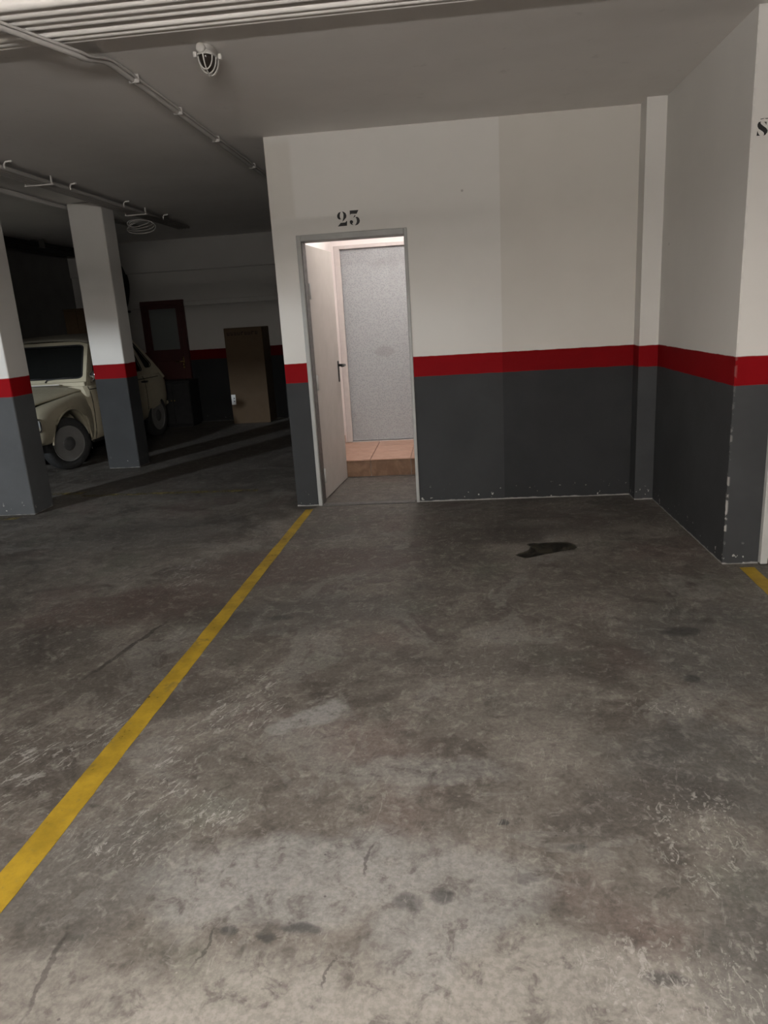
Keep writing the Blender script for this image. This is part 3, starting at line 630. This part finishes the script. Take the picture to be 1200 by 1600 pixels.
# cabin tub
PLAN = [(.60, .700), (2.2, .702), (2.55, .695), (2.75, .675), (2.90, .63), (2.99, .56), (3.05, .46)]
rings = []
for a in [.60, .9, 1.2, 1.5, 1.8, 2.0, 2.2, 2.4, 2.55, 2.68, 2.78, 2.86, 2.93, 2.99, 3.03, 3.05]:
    w = lerp(PLAN, a); zt = min(.90, lerp(HATCH, a)); zb = lerp([(.6, .235), (1.7, .24), (2.2, .30), (2.7, .34), (3.05, .40)], a)
    sec = [(0, zb), (.90 * w, zb), (.955 * w, zb + .03), (.985 * w, zb + .13), (w, .55), (w, .68), (.992 * w, .78), (.975 * w, .845), (.955 * w, .87), (.945 * w, .90), (0, .90)]
    sec = [(b, min(z, zt)) for b, z in sec]
    rings.append([(b, a, z) for b, z in sec] + [(-b, a, z) for b, z in sec[-2:0:-1]])
tub = baked(loft(rings), MCAR, 0, [cyl_x(.42, 1.0, 2.42, .10, .275), cyl_x(-1.0, -.42, 2.42, .10, .275)])
body = cp('body', tub, MCAR)
# front wings
WOUT = [(-.63, .60), (-.61, .655), (-.55, .70), (-.45, .728), (-.25, .748), (0, .755), (.3, .742), (.5, .722), (.62, .706), (.68, .70)]
ZTOP = [(-.63, .56), (-.60, .635), (-.55, .69), (-.45, .735), (-.25, .775), (0, .80), (.3, .828), (.68, .860)]
ZBOT = [(-.63, .43), (-.58, .37), (-.5, .345), (-.3, .335), (0, .31), (.4, .26), (.68, .24)]
def fa(a): return .68 - (.68 - a) * .855      # short front overhang
HOODW = [(-.66, .36), (-.5, .43), (-.2, .50), (.2, .575), (.68, .645)]
def wing():
    rr = []
    for a in [-.63, -.61, -.58, -.54, -.48, -.40, -.30, -.18, -.05, .1, .25, .4, .52, .60, .68]:
        w, zt, zb, hi = lerp(WOUT, a), lerp(ZTOP, a), lerp(ZBOT, a), lerp(HOODW, a) - .03; h = zt - zb
        hi = min(hi, w - .10)
        rr.append([(b, fa(a), z) for b, z in ((hi, zb), (w * .90, zb), (w * .965, zb + .05 * h), (w, zb + .25 * h), (w * 1.0, zb + .55 * h), (w * .985, zb + .74 * h), (w * .955, zb + .87 * h), (w * .91, zb + .955 * h), (max(hi + .02, w * .84), zt), (hi, zt + .006))])
    return loft(rr)
for s in (1, -1):
    bm = baked(wing(), MCAR, 1, [cyl_x(.30, 1.0, .15, .285, .40)])
    if s < 0: mirror(bm)
    wg = cp('front_wing', bm, MCAR)
    lip = [(s * (lerp(WOUT, .68 - (.68 - (.15 + .403 * math.cos(t))) / .855) - .014), .15 + .403 * math.cos(t), .285 + .403 * math.sin(t)) for t in [PI * (i / 24) for i in range(0, 24)]]
    cp('arch_lip', T(lip, .012, seg=8), MCAR, wg)
# dark inner well and floor pan
cp('floor_pan', B(-.60, .60, .45, 2.0, .20, .26, bev=.01), MUNDER)
cp('engine_bay', B(-.30, .30, -.33, .62, .26, .70, bev=.02), MUNDER)
# bonnet
rr = []
for a in [-.66, -.63, -.56, -.45, -.3, -.1, .1, .3, .5, .675]:
    w, ze = lerp(HOODW, a), lerp(ZTOP, a) + .012; zc = lerp([(-.66, .62), (-.60, .705), (-.45, .77), (-.2, .825), (.1, .87), (.4, .905), (.675, .93)], a)
    row = []
    for i in range(13):
        t = -1 + 2 * i / 12; row.append((w * t, fa(a) + (.0 if a > -.5 else .10 * t * t), ze + (zc - ze) * (1 - abs(t) ** 3.2)))
    rr.append(row)
hood = loft(rr, cap=False, closed_ring=False); extrude_all(hood, Vector((0, 0, -.018)))
hd = cp('bonnet', hood, MCAR)
cp('slot_highlight', B(-.40, .36, .60, .635, .926, .934, bev=.003), MPVC, hd, 'slot at the rear of the bonnet with its highlight painted pale')  # white strip painted as the highlight along the slot
cp('cowl', B(-.655, .655, .66, .735, .86, .950, bev=.012, seg=2), MCAR)
# front end
cp('front_panel', B(-.50, .50, -.40, -.34, .36, .66, bev=.02, seg=2), MCAR)
gr = cp('grille', B(-.40, .40, -.43, -.40, .47, .62, bev=.008), MCHROME)
for k in range(4): cp('grille_slat', B(-.38, .38, -.442, -.432, .485 + k * .034, .503 + k * .034, bev=.002), MCHROME, gr)
fb = cp('front_bumper', T([(-.62, -.44, .40), (-.55, -.49, .40), (0, -.53, .40), (.50, -.505, .40), (.555, -.48, .40)], .035, seg=12), MCHROME)
rb = cp('rear_bumper', T([(-.55, 3.02, .42), (-.45, 3.07, .42), (0, 3.11, .42), (.45, 3.07, .42), (.55, 3.02, .42)], .030, seg=12), MCAR)
for s in (1, -1):
    hb = rounded([(-.095, -.085), (.095, -.085), (.095, .085), (-.095, .085)], .06)
    yaw = s * .55
    def hm(off):
        return lambda u, v: (s * .605 + u * math.cos(yaw) + off * math.sin(yaw), -.405 + u * math.sin(yaw) - off * math.cos(yaw), .575 + v)
    bz = plate([hb, [(u * .86, v * .84) for u, v in hb]], hm(.030)); extrude_all(bz, Vector((-.05 * math.sin(yaw), .05 * math.cos(yaw), 0)))
    hl = cp('headlight', bz, MCHROME)
    ln = plate([[(u * .88, v * .86) for u, v in hb]], hm(.024)); extrude_all(ln, Vector((-.04 * math.sin(yaw), .04 * math.cos(yaw), 0)))
    cp('lens', ln, simple('headlight_glass', (.48, .50, .50), .12, .3, .15, 40), hl)
    cp('indicator', loft([[(s * (.60 + u), -.425 + du, .445 + v) for u, v, du in ((-.05, -.02, -.01), (.06, -.018, .02), (.085, .012, .05), (.05, .022, .03), (-.05, .022, 0))], [(s * (.60 + u), -.36 + du, .445 + v) for u, v, du in ((-.05, -.02, 0), (.06, -.018, .02), (.085, .012, .04), (.05, .022, .03), (-.05, .022, 0))]]), MAMBER)
# glasshouse
def sx_(z): return .664 - (z - .90) * .165
SIDE = [(.70, .895), (1.02, 1.42), (1.12, 1.455), (2.00, 1.465), (2.10, 1.42), (2.30, 1.265), (2.55, 1.065), (2.74, .895)]
FW = rounded([(.865, .965), (1.085, 1.365), (1.15, 1.385), (1.52, 1.385), (1.52, .965)], .045)
RW = rounded([(1.60, .965), (1.60, 1.385), (1.92, 1.38), (2.06, 1.21), (2.16, .965)], .045)
QW = rounded([(2.035, 1.385), (2.12, 1.345), (2.47, 1.035), (2.42, .995), (2.28, .995), (2.16, 1.22)], .035)
for s in (1, -1):
    bm = plate([SIDE, FW, RW, QW], lambda u, v: (s * sx_(v), u, v)); extrude_all(bm, Vector((-s * .035, 0, 0)))
    sd = cp('side_frame', bm, MCAR)
    for nm, W in (('door_glass', FW), ('door_glass', RW), ('quarter_glass', QW)):
        cp('gasket', T([(s * (sx_(v) + .001), u, v) for u, v in W], .008, seg=6, closed=True), MRUB, sd)
        gb = plate([W], lambda u, v: (s * (sx_(v) - .014), u, v)); extrude_all(gb, Vector((-s * .005, 0, 0))); cp(nm, gb, MGL, sd)
    # doors: seams, belt moulding, handle
    for a, z0, z1 in ((.705, .26, .89), (1.56, .26, .89), (2.12, .42, .89)):
        bm = NB(); cs = [(lerp([(.235, .935), (.30, .972), (.42, .990), (.55, 1.0), (.68, 1.0), (.78, .992), (.845, .975), (.90, .945)], z) * .7015, z) for z in [z0 + (z1 - z0) * i / 10 for i in range(11)]]
        tube(bm, [(s * b, a, z) for b, z in cs], .0045, seg=6); cp('door_seam', bm, MUNDER, body)
    cp('belt_line', T([(s * .689, a, .852) for a in (.70, 1.2, 1.8, 2.3, 2.55)], .005, seg=6), MUNDER, body)
    for a in (1.42, 2.03): cp('door_handle', T([(s * .685, a, .815), (s * .718, a + .01, .815), (s * .722, a + .05, .813), (s * .722, a + .11, .812), (s * .70, a + .125, .812)], [.012, .012, .013, .013, .010], seg=8), MBLACK, body)
    cp('sill', B(s * .655 - .02, s * .655 + .02, .66, 2.05, .215, .245, bev=.006), MUNDER, body)
def wsmap(u, v): return (u, .705 + .315 * v, .945 + .475 * v)
WSO = [(-.652, 0), (.652, 0), (.578, 1), (-.578, 1)]; WSI = rounded([(-.590, .10), (.590, .10), (.528, .90), (-.528, .90)], .075)
bm = plate([WSO, WSI], wsmap); extrude_all(bm, Vector((0, .03, -.012))); wf = cp('windscreen_frame', bm, MCAR)
cp('gasket', T([wsmap(u, v) for u, v in WSI], .010, seg=6, closed=True), MRUB, wf)
bm = plate([WSI], lambda u, v: tuple(Vector(wsmap(u, v)) + Vector((0, .012, -.004)))); extrude_all(bm, Vector((0, .004, -.003))); cp('windscreen', bm, MGL, wf)
for x0 in (-.30, .12): cp('wiper', T([(x0, .70, .955), (x0 + .02, .715, .985), (x0 + .22, .722, 1.0), (x0 + .36, .73, 1.01)], [.010, .008, .005, .004], seg=6), MBLACK, wf)
def htmap(u, v): return (u, 2.03 + .80 * v, 1.455 - .625 * v - .03 * math.sin(PI * v) * -1)
HO = [(-.57 - .09 * t, t) for t in (0, .2, .4, .6, .8, 1)] + [(.57 + .09 * t, t) for t in (1, .8, .6, .4, .2, 0)]
HI = rounded([(-.47, .08), (.47, .08), (.54, .55), (-.54, .55)], .05)
bm = plate([HO, HI], htmap); extrude_all(bm, Vector((0, -.02, -.02))); ht = cp('hatch', bm, MCAR)
bm = plate([HI], lambda u, v: tuple(Vector(htmap(u, v)) + Vector((0, -.01, -.01)))); extrude_all(bm, Vector((0, -.003, -.004))); cp('rear_window', bm, MGL, ht)
rr = []
for a, dz in ((.985, 0), (1.0, .012), (1.05, .03), (1.2, .05), (1.5, .058), (1.8, .055), (2.0, .03), (2.07, .005), (2.08, -.01)):
    rr.append([((.585 if abs(t) < .99 else .590) * t, a, 1.425 + dz + .028 * (1 - t * t) - (.022 if abs(t) > .99 else 0)) for t in [-1 + i / 6 for i in range(13)]])
rf = loft(rr, cap=False, closed_ring=False); extrude_all(rf, Vector((0, 0, -.02))); cp('roof', rf, MCANVAS, None, 'dark canvas roof')
# cabin
for s in (1, -1):
    sb = cp('seat', B(s * .31 - .23, s * .31 + .23, 1.25, 1.70, .32, .50, bev=.05, seg=3), MSEAT)
    cp('seat_back', B(s * .31 - .22, s * .31 + .22, 1.66, 1.78, .48, 1.02, bev=.05, seg=3), MSEAT, sb)
cp('dashboard', B(-.60, .60, .76, .95, .74, .93, bev=.03, seg=2), MSEAT)
sw = [(.31 + .19 * math.cos(a), 1.02 - .06 * math.sin(a), .95 + .17 * math.sin(a)) for a in [2 * PI * i / 28 for i in range(28)]]
cp('steering_wheel', T(sw, .011, seg=8, closed=True), MSEAT)
cp('rear_view_mirror', B(-.10, .10, .985, 1.0, 1.285, 1.345, bev=.006), MSEAT)
cp('mirror_charm', T([(0, .99, 1.285), (.005, .985, 1.20), (0, .985, 1.17), (.01, .985, 1.10), (0, .985, 1.07)], [.003, .004, .022, .026, .008], seg=8), simple('pale_charm', (.4, .36, .28), .7))
# door mirror
dm = cp('door_mirror', T([(.672, .78, .93), (.72, .76, .955), (.745, .75, .99)], .009, seg=8), MCHROME)
bm = loft([[(.775 + r * .085 * math.cos(2 * PI * i / 20), .735 + d, 1.02 + r * .055 * math.sin(2 * PI * i / 20)) for i in range(20)] for d, r in ((-.045, .15), (-.035, .62), (-.015, .9), (.005, 1.0), (.02, .97))]); cp('mirror_head', bm, MCHROME, dm)
# wheels
def wheel(x, y, steer, s):
    w = bpy.data.objects.new('wheel', None)
    tb = lathe(NB(), [(-.060, .205), (-.068, .225), (-.070, .262), (-.060, .288), (-.045, .297), (0, .300), (.045, .297), (.060, .288), (.070, .262), (.068, .225), (.060, .205), (0, .195), (-.060, .205)], 'x', 48)
    ty = link('wheel', tb, MTYRE, car); ty.location = (x, y, .300); ty.rotation_euler = (0, 0, steer + (0 if s > 0 else PI)); ty['label'] = 'black tyre on a pale steel wheel'
    rim = lathe(NB(), [(.062, .207), (.068, .203), (.066, .192), (.045, .186), (.040, .176), (.052, .165), (.060, .135), (.056, .118), (.040, .108), (.036, .085)], 'x', 44); bmesh.ops.recalc_face_normals(rim, faces=rim.faces)
    rm = link('rim', rim, MRIM, ty)
    cap = lathe(NB(), [(.036, .088), (.058, .086), (.068, .074), (.074, .045), (.076, 0)], 'x', 32); link('hub_cap', cap, simple('dull_hub', (.10, .10, .10), .45, .3), ty)
    return ty
wheel(.632, .115, math.radians(-22), 1); wheel(-.632, .115, math.radians(-22), -1); wheel(.622, 2.41, 0, 1); wheel(-.622, 2.41, 0, -1)
for s in (1, -1):
    cp('mud_flap', B(s * .62 - .07, s * .62 + .07, .545, .552, .16, .34), MRUB)
    cp('tail_light', B(s * .50 - .05, s * .50 + .05, 3.005, 3.045, .50, .62, bev=.01), simple('red_lens', (.25, .01, .01), .3))
cp('axle', T([(-.60, .115, .30), (.60, .115, .30)], .03, seg=8), MUNDER); cp('axle', T([(-.60, 2.41, .30), (.60, 2.41, .30)], .03, seg=8), MUNDER)

# ------------------------------------------------------------------ luminaires outside the frame, lit; the one behind the camera is added fill
def luminaire(x, y, z, rz, L, strength, col, label):
    t = thing('fluorescent_luminaire', (x, y, z), label, 'lamp', 'lit fluorescent luminaires', rz=rz)
    link('housing', B(-L / 2 - .05, L / 2 + .05, -.03, .03, .045, .09, bev=.006), MPVC, t)
    if z + .09 < H - .01: 
        for e in (-.4, .4): link('rod', B(e - .006, e + .006, -.006, .006, .09, H - z), MSTEEL, t)
    for k in (-1, 1):
        tb = link('lamp_tube', T([(-L / 2, k * .05, .015), (L / 2, k * .05, .015)], .014, seg=12), emit('tube_glow', col, strength), t)
        for e in (-1, 1): link('socket', B(e * L / 2 - .012, e * L / 2 + .012, k * .05 - .018, k * .05 + .018, -.005, .046), MPVC, tb)
    return t
luminaire(.2, -2.3, 2.3, 0, 1.2, LAMP_REAR_FILL, (1.0, .95, .895), 'added unseen fluorescent fill luminaire behind the photographer')
luminaire(-.5, .3, 2.2, 0, 1.2, LAMP_NEAR, (1.0, .95, .895), 'hanging fluorescent luminaire above the photographer')
fl = thing('floodlight', (-8.7, -3.45, 4.3), 'unseen floodlight on the wall of the added ramp well', 'lamp')
rot = Vector((.20, .98, -.20)).to_track_quat('Y', 'Z').to_matrix().to_4x4()
def fp(name, bm, mat):
    bm.transform(rot); return link(name, bm, mat, fl)
fp('housing', B(-.33, .33, -.10, -.004, -.21, .21, bev=.02), MSTEEL)
fp('lens', B(-.30, .30, -.004, .0, -.18, .18), MFROST)
sl = bpy.data.lights.new('floodlight_beam', 'SPOT'); sl.energy = LAMP_FAR; sl.color = (.88, .95, 1.0); sl.shadow_soft_size = .22; sl.spot_size = math.radians(76); sl.spot_blend = 1.0
so = bpy.data.objects.new('floodlight_beam', sl); COL.objects.link(so); so.parent = fl; so.location = Vector((.20, .98, -.20)).normalized() * .25; so.rotation_euler = Vector((.20, .98, -.20)).to_track_quat('-Z', 'Y').to_euler()
link('bracket', B(-.02, .02, -.39, -.06, -.03, .03), MSTEEL, fl)
